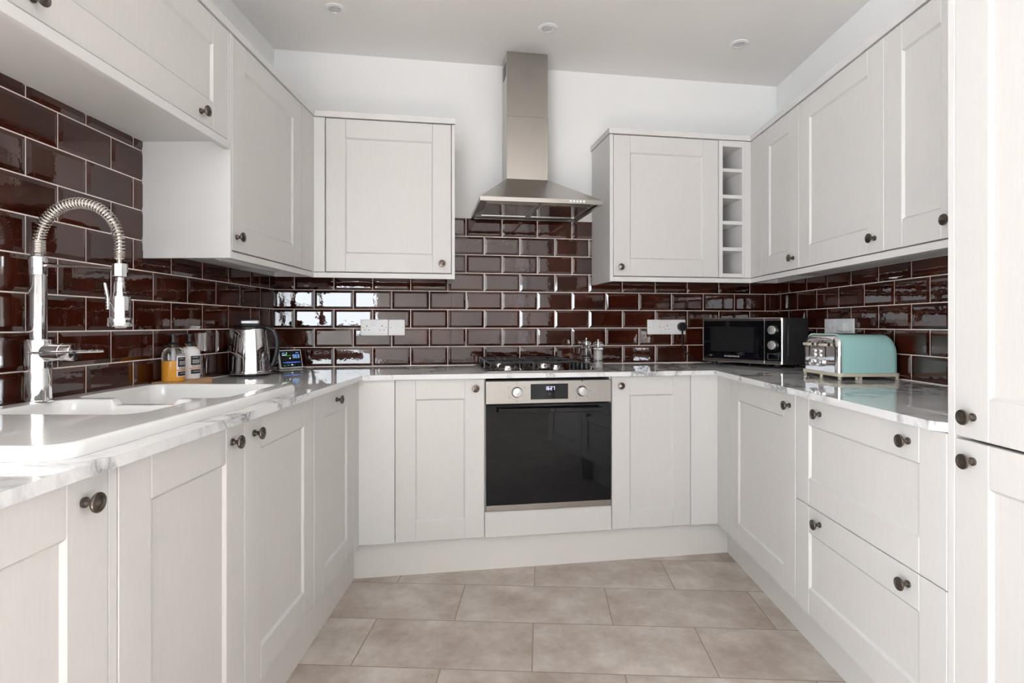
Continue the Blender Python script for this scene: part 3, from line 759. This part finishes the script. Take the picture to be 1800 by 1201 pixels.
# ------------------------------------------------------------------ soap tray and bottles
tr = tag(MB().box(.014, .114, -.092, .118, 0, .024, bev=.0015).build('soap_tray', OAK), 'small oak tray carrying two soap bottles behind the sink', 'tray')
tr.location = (.0, -.925, WZ)
BZ = WZ+.0242
def bottle(kind, x, y, label, rz):
    t = thing('soap_bottle', label, 'bottle', (x, y, BZ), rz, 'soap bottles on the oak tray')
    R_ = .0365
    outer = [(.0,.0),(.034,.0),(R_,.003),(R_,.092),(.0345,.103),(.028,.113),(.018,.119),(.013,.122),(.013,.127)]
    if kind: outer = [(R_,.0745)] + outer[3:]
    MB().lathe(outer, (0,0,0), 'z', 40).build('bottle', GLASS if kind else WHITEB, t)
    if kind:
        MB().lathe([(0,0),(.034,.0),(R_,.003),(R_,.0740),(0,.0740)], (0,0,0), 'z', 40).build('liquid', AMBER, t)
        MB().lathe([(0,.0745),(.0045,.0745),(.0045,.118),(0,.118)], (0,0,0), 'z', 12).build('dip_tube', WHITEB, t)
    pm = MB().lathe([(.0165,.1205),(.0170,.124),(.0165,.131),(.0120,.136),(.0075,.138),(.0065,.146),(.0065,.158),(.0085,.159),(.0085,.166),(.006,.168),(0,.168)], (0,0,0), 'z', 24)
    pm.tube([(0,0,.163),(0,.018,.164),(0,.030,.161)], .0038, 8)
    pm.build('pump', BLACK, t)
    # wrapped label, centred on local -y
    lb = None
    def patch(name, a0, a1, z0, z1, r, mm, parent):
        return MB().lathe([(r,z0),(r,z1)], (0,0,0), 'z', 16, a0=math.radians(a0), a1=math.radians(a1), closed=False).build(name, mm, parent)
    lb = patch('label', -130, -50, .018, .090, R_+.0004, LABELW, t)
    patch('dark_block', -124, -56, .052, .086, R_+.0007, LABELB, lb)
    patch('orange_stripe', -130, -50, .0385, .0425, R_+.0008, ORANGE, lb)
    patch('dark_block', -124, -56, .020, .036, R_+.0007, LABELB, lb)
    tx = letters('ARGAN', .011, LABELB, lb, Matrix.Translation((0,-.001,.0470)) @ UPR)
    for v in tx.data.vertices:
        a = -PI/2 + v.co.x/R_; rr = R_+.0009; v.co.x, v.co.y = rr*math.cos(a), rr*math.sin(a)
    m = MB()
    for zz, a0, a1 in ((.080,-116,-84),(.070,-116,-64),(.0665,-116,-70),(.063,-116,-66),(.0595,-116,-74),(.0285,-112,-66)):
        m.lathe([(R_+.0010,zz),(R_+.0010,zz+.0013)], (0,0,0), 'z', 10, a0=math.radians(a0), a1=math.radians(a1), closed=False)
    m.build('small_print', LABELW, lb)
    m = MB(); m.tube([(.014*math.cos(a), .014*math.sin(a), .1195) for a in [i*PI/6 for i in range(13)]], .0018, 6)
    m.tube([(-.012,-.006,.119),(-.022,-.012,.124),(-.030,-.016,.129)], .0016, 6); m.tube([(.010,-.010,.119),(.020,-.016,.117),(.028,-.018,.114)], .0016, 6)
    m.build('raffia_tie', RAFFIA, t)
bottle(1, .066, -.976, 'clear pump bottle of amber liquid soap at the near end of the oak tray', math.radians(88))
bottle(0, .066, -.878, 'white pump bottle with black label at the far end of the oak tray', math.radians(72))

# ------------------------------------------------------------------ mills
def mill(u, v, label, salt):
    t = back_thing('pepper_mill' if not salt else 'salt_mill', label, 'mill', u, WZ, v)
    t.scale = (.97,.97,.97)
    MB().lathe([(0,0),(.026,0),(.0275,.003),(.0275,.010),(.0245,.024),(.0225,.034),(.0265,.038),(.0265,.044),(.0235,.048),(.0235,.098),(.028,.101),(.027,.106),(.0215,.109),(.0205,.112)], (0,0,0), 'z', 32).build('body', GLASS, t)
    MB().lathe([(.0205,.1125),(.0260,.117),(.0285,.124),(.0270,.132),(.0200,.139),(.0100,.142),(0,.1425)], (0,0,0), 'z', 32).build('cap', GLASS, t)
    MB().lathe([(0,.001),(.0020,.001),(.0020,.114),(.0055,.118),(.0065,.125),(.0050,.134),(.0025,.1424),(.0022,.148),(.0055,.150),(.0058,.154),(0,.1555)], (0,0,0), 'z', 16).build('spindle', CHROME, t)
    MB().lathe([(0,.002),(.018,.002),(.017,.012),(.0195,.030),(0,.030)], (0,0,0), 'z', 24).build('grinder', SALT if salt else STEELM, t)
    MB().lathe([(0,.047),(.0218,.047),(.0218,.094 if salt else .056),(0,.094 if salt else .056)], (0,0,0), 'z', 24).build('salt' if salt else 'peppercorns', SALT if salt else mat('peppercorn',(.03,.022,.017),.8), t)
mill(1.676, -.110, 'clear acrylic pepper mill behind the hob knobs', False)
mill(1.672, -.335, 'clear acrylic mill filled with white salt beside the hob', True)

# ------------------------------------------------------------------ sockets
def plate(parent, x, w, kind):
    h = .087
    pl = MB().box(x, x+w, -.009, 0, 0, h, bev=.0035, seg=2).build('face_plate', WHITEP, parent)
    sc_ = [(x+.012, .0435), (x+w-.012, .0435)]
    for sx, sz in sc_: MB().lathe([(.0028,0),(.0026,.0008),(0,.001)], (sx,-.009,sz), '-y', 12).build('screw', mat('screw_brass',(.42,.34,.24),.4,1.) if 'screw_brass' not in bpy.data.materials else bpy.data.materials['screw_brass'], pl)
    def holes(cx_):
        m = MB(); m.box(cx_-.0020, cx_+.0020, -.0094, -.0089, .048, .056); m.box(cx_-.0145,cx_-.0085,-.0094,-.0089,.028,.0315); m.box(cx_+.0085,cx_+.0145,-.0094,-.0089,.028,.0315)
        m.build('pin_holes', mat('hole_shade',(.10,.08,.07),.8) if 'hole_shade' not in bpy.data.materials else bpy.data.materials['hole_shade'], pl)
    if kind == 'double':
        holes(x+w*.225); holes(x+w*.775)
        for cx_ in (x+w*.44, x+w*.56): MB().box(cx_-.0065, cx_+.0065, -.0125, -.0088, .052, .074, bev=.001).build('switch', WHITEP, pl)
    elif kind == 'single_switch':
        MB().box(x+w/2-.0075, x+w/2+.0075, -.0120, -.0088, .036, .064, bev=.001).build('switch', WHITEP, pl)
        MB().box(x+w/2-.012, x+w/2+.012, -.0094, -.0089, .019, .0205).build('indicator_line', WHITEP, pl)
    return pl
t = back_thing('wall_socket', 'white double socket with a fused switch on the back wall left of the hob', 'socket', .445, -.0590, -.0088)
plate(t, 0, .1455, 'double'); plate(t, .1465, .088, 'single_switch')
t = back_thing('wall_socket', 'white switch and double socket on the back wall with the microwave plugged in', 'socket', 2.076, -.0575, -.0088)
plate(t, 0, .088, 'single_switch'); plate(t, .0890, .1500, 'double')
t = thing('wall_socket', 'white switch and double socket on the right wall above the toaster', 'socket', (W-.0088, -.062, -.0580), RRZ)
plate(t, 0, .0950, 'single_switch'); plate(t, .0960, .1560, 'double')
t = thing('power_plug', 'white plug in the right wall socket above the toaster', 'plug', (W-.0180, -.262, -.0320), RRZ)
MB().box(-.024, .024, -.030, -.001, 0, .044, bev=.006, seg=3).build('plug_body', WHITEP, t)
MB().lathe([(.0042,0),(.0042,.001)], (0,-.030,.026), '-y', 14).build('fuse_mark', CREAM, t)
# microwave plug and lead
x_, y_ = B(2.286, -.0180)
t = thing('power_plug', 'black plug in the back wall socket feeding the microwave', 'plug', (x_, y_, -.0120), PHI)
m = MB(); m.lathe([(.0268,.001),(.0275,.004),(.0265,.026),(.0230,.031),(0,.032)], (0,0,0), '-y', 10, smooth=False); m.build('plug_body', BLACK, t)
m = MB(); m.tube([(0,-.015,-.024),(-.001,-.017,-.045),(-.003,-.017,-.075),(.0,-.015,-.105),(.014,-.015,-.138),(.040,-.015,-.168),(.070,-.015,-.190),(.105,-.017,-.205),(.150,-.02,-.2080)], [.006,.0045]+[.0036]*7, 8); m.build('lead', BLACK, t)

# ------------------------------------------------------------------ microwave
fr, fl = Vector((2.632,-.085)), Vector((2.352,.298))
rz = math.atan2(fr.y-fl.y, fr.x-fl.x); MW = (fr-fl).length; MH = .2430; MD = .262; mz = .0195
t = thing('microwave', 'black and steel microwave standing across the right corner of the worktop', 'microwave', (fl.x, fl.y, WZ), rz)
MB().box(.002, MW-.002, .018, MD, mz, mz+MH-.002, bev=.006, seg=3).build('casing', DARKMET, t)
m = MB(); m.box(0, MW, 0, .0175, mz, mz+MH, bev=.005, seg=2); fr_ = m.build('front_frame', mat('silver_trim',(.62,.61,.60),.28,1.), t)
dw = MW*.795
dg_ = MB(); dg_.box(.008, dw-.0015, -.0030, -.0002, mz+.018, mz+MH-.016, bev=.001); door = dg_.build('door', BLACKGL, t)
for q in ((.0045,.0178),(MH-.0158,MH-.004)): MB().box(.008, dw-.0015, -.0032, -.0002, mz+q[0], mz+q[1]).build('door_trim', STEEL, door)
MB().box(.055, dw-.060, -.0036, -.0031, mz+.058, mz+MH-.050).build('window_mesh', mat('window_mesh',(.012,.012,.013),.18), door)
letters('morphyrichards', .0145, mat('badge_silver',(.7,.7,.7),.3), door, Matrix.Translation((dw*.50,-.0034,mz+.034)) @ UPR)
m = MB(); m.box(.048,.066,-.0035,-.0031,mz+.030,mz+.038); m.build('badge', PRINTGREY, door)
cp2 = MB().box(dw+.0015, MW-.008, -.0030, -.0002, mz+.0178, mz+MH-.016, bev=.001).build('control_panel', BLACKGL, t)
for q in ((.0045,.0175),(MH-.0155,MH-.004)): MB().box(dw+.0015, MW-.008, -.0032, -.0002, mz+q[0], mz+q[1]).build('panel_trim', STEEL, cp2)
kx = dw + (MW-dw)*.49
SILV = mat('knob_silver', (.62,.61,.60), .3, .9)
for kz in (mz+.178, mz+.100):
    MB().lathe([(.0225,0),(.0225,.013),(.0215,.0150),(.019,.0160),(0,.0160)], (kx,-.003,kz), '-y', 32).build('knob', SILV, cp2)
    m = MB()
    for a in range(-60, 250, 26):
        M = Matrix.Translation((kx,-.0032,kz)) @ Matrix.Rotation(-math.radians(a),4,'Y'); m.box(.0265,.0300,-.0002,.0002,-.0006,.0006,M=M)
    m.build('dial_marks', mat('dial_print',(.35,.36,.38),.5) if 'dial_print' not in bpy.data.materials else bpy.data.materials['dial_print'], cp2)
m = MB(); bx0, bx1, bz0, bz1 = kx-.028, kx+.030, mz+.026, mz+.056
for q in ((bx0,bx1,bz0,bz0+.0012),(bx0,bx1,bz1-.0012,bz1),(bx0,bx0+.0012,bz0,bz1),(bx1-.0012,bx1,bz0,bz1)): m.box(q[0],q[1],-.0040,-.0030,q[2],q[3])
m.build('door_button', SILV, cp2)
for fx in (.05, MW-.05):
    for fy in (.04, MD-.04): MB().lathe([(.014,0),(.016,.004),(.016,mz)], (fx,fy,0), 'z', 16).build('foot', BLACK, t)
m = MB(); 
M = Matrix.Identity(4)
m.tube([(MW-.0012,.060,mz+.045),(MW-.0012,.055,mz+.060),(MW-.0012,.055,mz+.185),(MW-.0012,.062,mz+.200),(MW-.0012,.215,mz+.200)], .0022, 8); m.build('side_ridge', DARKMET, t)

# ------------------------------------------------------------------ toaster
t = thing('toaster', 'duck egg blue four slice toaster with chrome end on cream base, on the right worktop', 'toaster', (2.590, -.668, WZ), math.radians(2.5))
TLn, TWd = .245, .262
def rrect(x0,x1,y0,y1,r,n=5):
    o = []
    for cx_, cy_, a0 in ((x1-r,y1-r,0),(x0+r,y1-r,90),(x0+r,y0+r,180),(x1-r,y0+r,270)):
        for i in range(n+1):
            a = math.radians(a0+90*i/n); o.append((cx_+r*math.cos(a), cy_+r*math.sin(a)))
    return o
MB().prism(rrect(-.008, TLn+.008, -.008, TWd+.008, .022), .015, .0285).build('base', CREAM, t)
for fx, fy in ((.004,.004),(.004,TWd/2),(.004,TWd-.004),(TLn-.004,.004),(TLn-.004,TWd-.004),(.075,.004),(.090,.004)):
    MB().lathe([(.0065,0),(.0065,.0149)], (fx,fy,0), 'z', 10).build('foot', CREAM, t)
z0, hh, rc = .029, .157, .050
def section(x, inset=0., drop=0.):
    """arched section in the y-z plane at x"""
    pts = [(x, inset, z0)]
    zt_ = z0+hh-drop; r = rc
    for i in range(9):
        a = PI - PI/2*i/8; pts.append((x, inset+r+r*math.cos(a), zt_-r+r*math.sin(a)))
    for i in range(9):
        a = PI/2 - PI/2*i/8; pts.append((x, TWd-inset-r+r*math.cos(a), zt_-r+r*math.sin(a)))
    pts.append((x, TWd-inset, z0)); return pts
def loft(m, secs, mi=0, caps=(0,1), smooth=True):
    R_ = [[m.bm.verts.new(p) for p in s] for s in secs]
    for k in range(len(R_)-1):
        for i in range(len(R_[0])-1):
            f = m.bm.faces.new((R_[k][i],R_[k][i+1],R_[k+1][i+1],R_[k+1][i])); f.smooth = smooth; f.material_index = mi
    for c_ in caps: m.bm.faces.new(R_[0 if c_==0 else -1])
secs = [section(.012,-.0015,-.0015), section(.0135,-.0015,-.0015), section(.0150), section(.10), section(TLn-.040)]
for i in range(1, 9):
    a = PI/2*i/8; secs.append(section(TLn-.040+.040*math.sin(a), .010*(1-math.cos(a)), .045*(1-math.cos(a))))
m = MB(); loft(m, secs); shell = m.build('shell', TEAL, t)
m = MB(); loft(m, [section(.0118,.003,.003), section(.004,.005,.006), section(-.003,.012,.013), section(-.006,.024,.026)], caps=(1,)); end = m.build('end_panel', CHROME, t)
# bread slots in the top
for yy in (.050, .104, .158, .212):
    MB().box(.035, TLn-.060, yy-.011, yy+.011, z0+hh-.0005, z0+hh+.0012, bev=.0005).build('bread_slot', DARK, shell)
for yy in (.085, .205):
    m = MB(); m.box(-.024, -.010, yy-.024, yy+.024, z0+.106, z0+.118, bev=.003, seg=2); lv = m.build('lever', CREAM, end)
    MB().box(-.010, -.006, yy-.006, yy+.006, z0+.107, z0+.117).build('lever_arm', CHROME, lv)
    m = MB(); m.box(-.0068, -.0058, yy-.003, yy+.003, z0+.060, z0+.125); m.build('lever_slot', DARK, end)
for yy in (.125, .165):
    for zz in (.066, .084): MB().lathe([(.0085,0),(.0085,.004),(.007,.0055),(0,.0055)], (-.006,yy,z0+zz), '-x', 20).build('button', CHROME, end)
    MB().lathe([(.0165,0),(.0165,.012),(.0145,.0155),(0,.016)], (-.006,yy+(-.010 if yy<.14 else .010),z0+.036), '-x', 24).build('dial', CHROME, end)

# ------------------------------------------------------------------ ceiling spotlights
first = None
for (x, y, lab) in ((.447,-.377,'recessed white ceiling spotlight nearest the left wall'), (1.436,-.194,'recessed white ceiling spotlight above the extractor hood'), (2.436,-.023,'recessed white ceiling spotlight nearest the right wall')):
    if first is None:
        t = thing('ceiling_spotlight', lab, 'light', (x, y, CEIL), 0, 'recessed ceiling spotlights'); first = t
        MB().lathe([(.047,0),(.0465,-.003),(.040,-.006),(.030,-.0065),(.0285,-.004),(.0285,-.0005)], (0,0,0), 'z', 40).build('bezel', WHITEP, t)
        MB().lathe([(.0283,-.0006),(.0270,-.0045),(.0235,-.0052),(0,-.0070)], (0,0,0), 'z', 32).build('lens', mat('frosted_lens',(.62,.63,.64),.25,.3), t)
        m = MB().lathe([(.0285,-.0030),(.0278,-.0056),(.0245,-.0060),(.0238,-.0050)], (0,0,0), 'z', 32); m.build('lamp_ring', SPRING, t)
    else:
        t = copy_tree(first); t.location = (x, y, CEIL); t['label'] = lab

# ------------------------------------------------------------------ light
def area(name, loc, sx, sy, power, col, rot):
    l = bpy.data.lights.new(name, 'AREA'); l.shape = 'RECTANGLE'; l.size = sx; l.size_y = sy; l.energy = power; l.color = col
    o = bpy.data.objects.new(name, l); COL.objects.link(o); o.location = loc; o.rotation_euler = rot; return o
area('window_daylight', ((WX0+WX1)/2, RY-.02, (WZ0+WZ1)/2), WX1-WX0-.1, WZ1-WZ0-.1, 33, (.88,.95,1.), (PI/2, 0, 0))
area('side_fill_light', (-1.72, (SW0+SW1)/2, .1), 1.7, SW1-SW0-.1, 100, (.88,.95,1.), (PI/2, 0, -PI/2))  # added fill light that evens out the cabinet fronts
area('side_fill_light', (3.52, (SW0+SW1)/2, .1), 1.7, SW1-SW0-.1, 4, (.93,.97,1.), (PI/2, 0, PI/2))  # weak added fill from the opposite side
sl = bpy.data.lights.new('bounce_sun', 'SUN'); sl.energy = 125.; sl.angle = .02; sl.color = (.97,.98,1.)  # added so its patch on the rear floor bounces light up to the ceiling
so = bpy.data.objects.new('bounce_sun', sl); COL.objects.link(so); so.rotation_euler = Vector((-.20,-1.,.62)).to_track_quat('Z','Y').to_euler()
w = bpy.data.worlds.new('World'); sc.world = w; w.use_nodes = True
w.node_tree.nodes['Background'].inputs['Color'].default_value = (.85,.92,1,1); w.node_tree.nodes['Background'].inputs['Strength'].default_value = 1.

# ------------------------------------------------------------------ camera
cam = bpy.data.cameras.new('camera'); co = bpy.data.objects.new('camera', cam); COL.objects.link(co)
cam.sensor_width = 36.; cam.lens = 991.406/1800*36.
cam.shift_y = (570.885-600.5)/1800. 
cam.clip_start = .02
co.location = (1.29905, -2.96543, 0.); co.rotation_euler = (PI/2, 0, .013946)
sc.camera = co
# lift everything from eye-relative to floor-relative heights
for o in list(COL.objects):
    if o.parent is None: o.location.z += CAMZ

sc.view_settings.view_transform = 'Standard'; sc.view_settings.look = 'None'; sc.view_settings.gamma = 1.; sc.view_settings.use_curve_mapping = False
sc.view_settings.exposure = .55
sc.cycles.max_bounces = 12; sc.cycles.diffuse_bounces = 6; sc.cycles.glossy_bounces = 6; sc.cycles.transmission_bounces = 10
sc.cycles.use_denoising = True; sc.cycles.caustics_reflective = False; sc.cycles.caustics_refractive = True
sc.cycles.sample_clamp_indirect = 6.
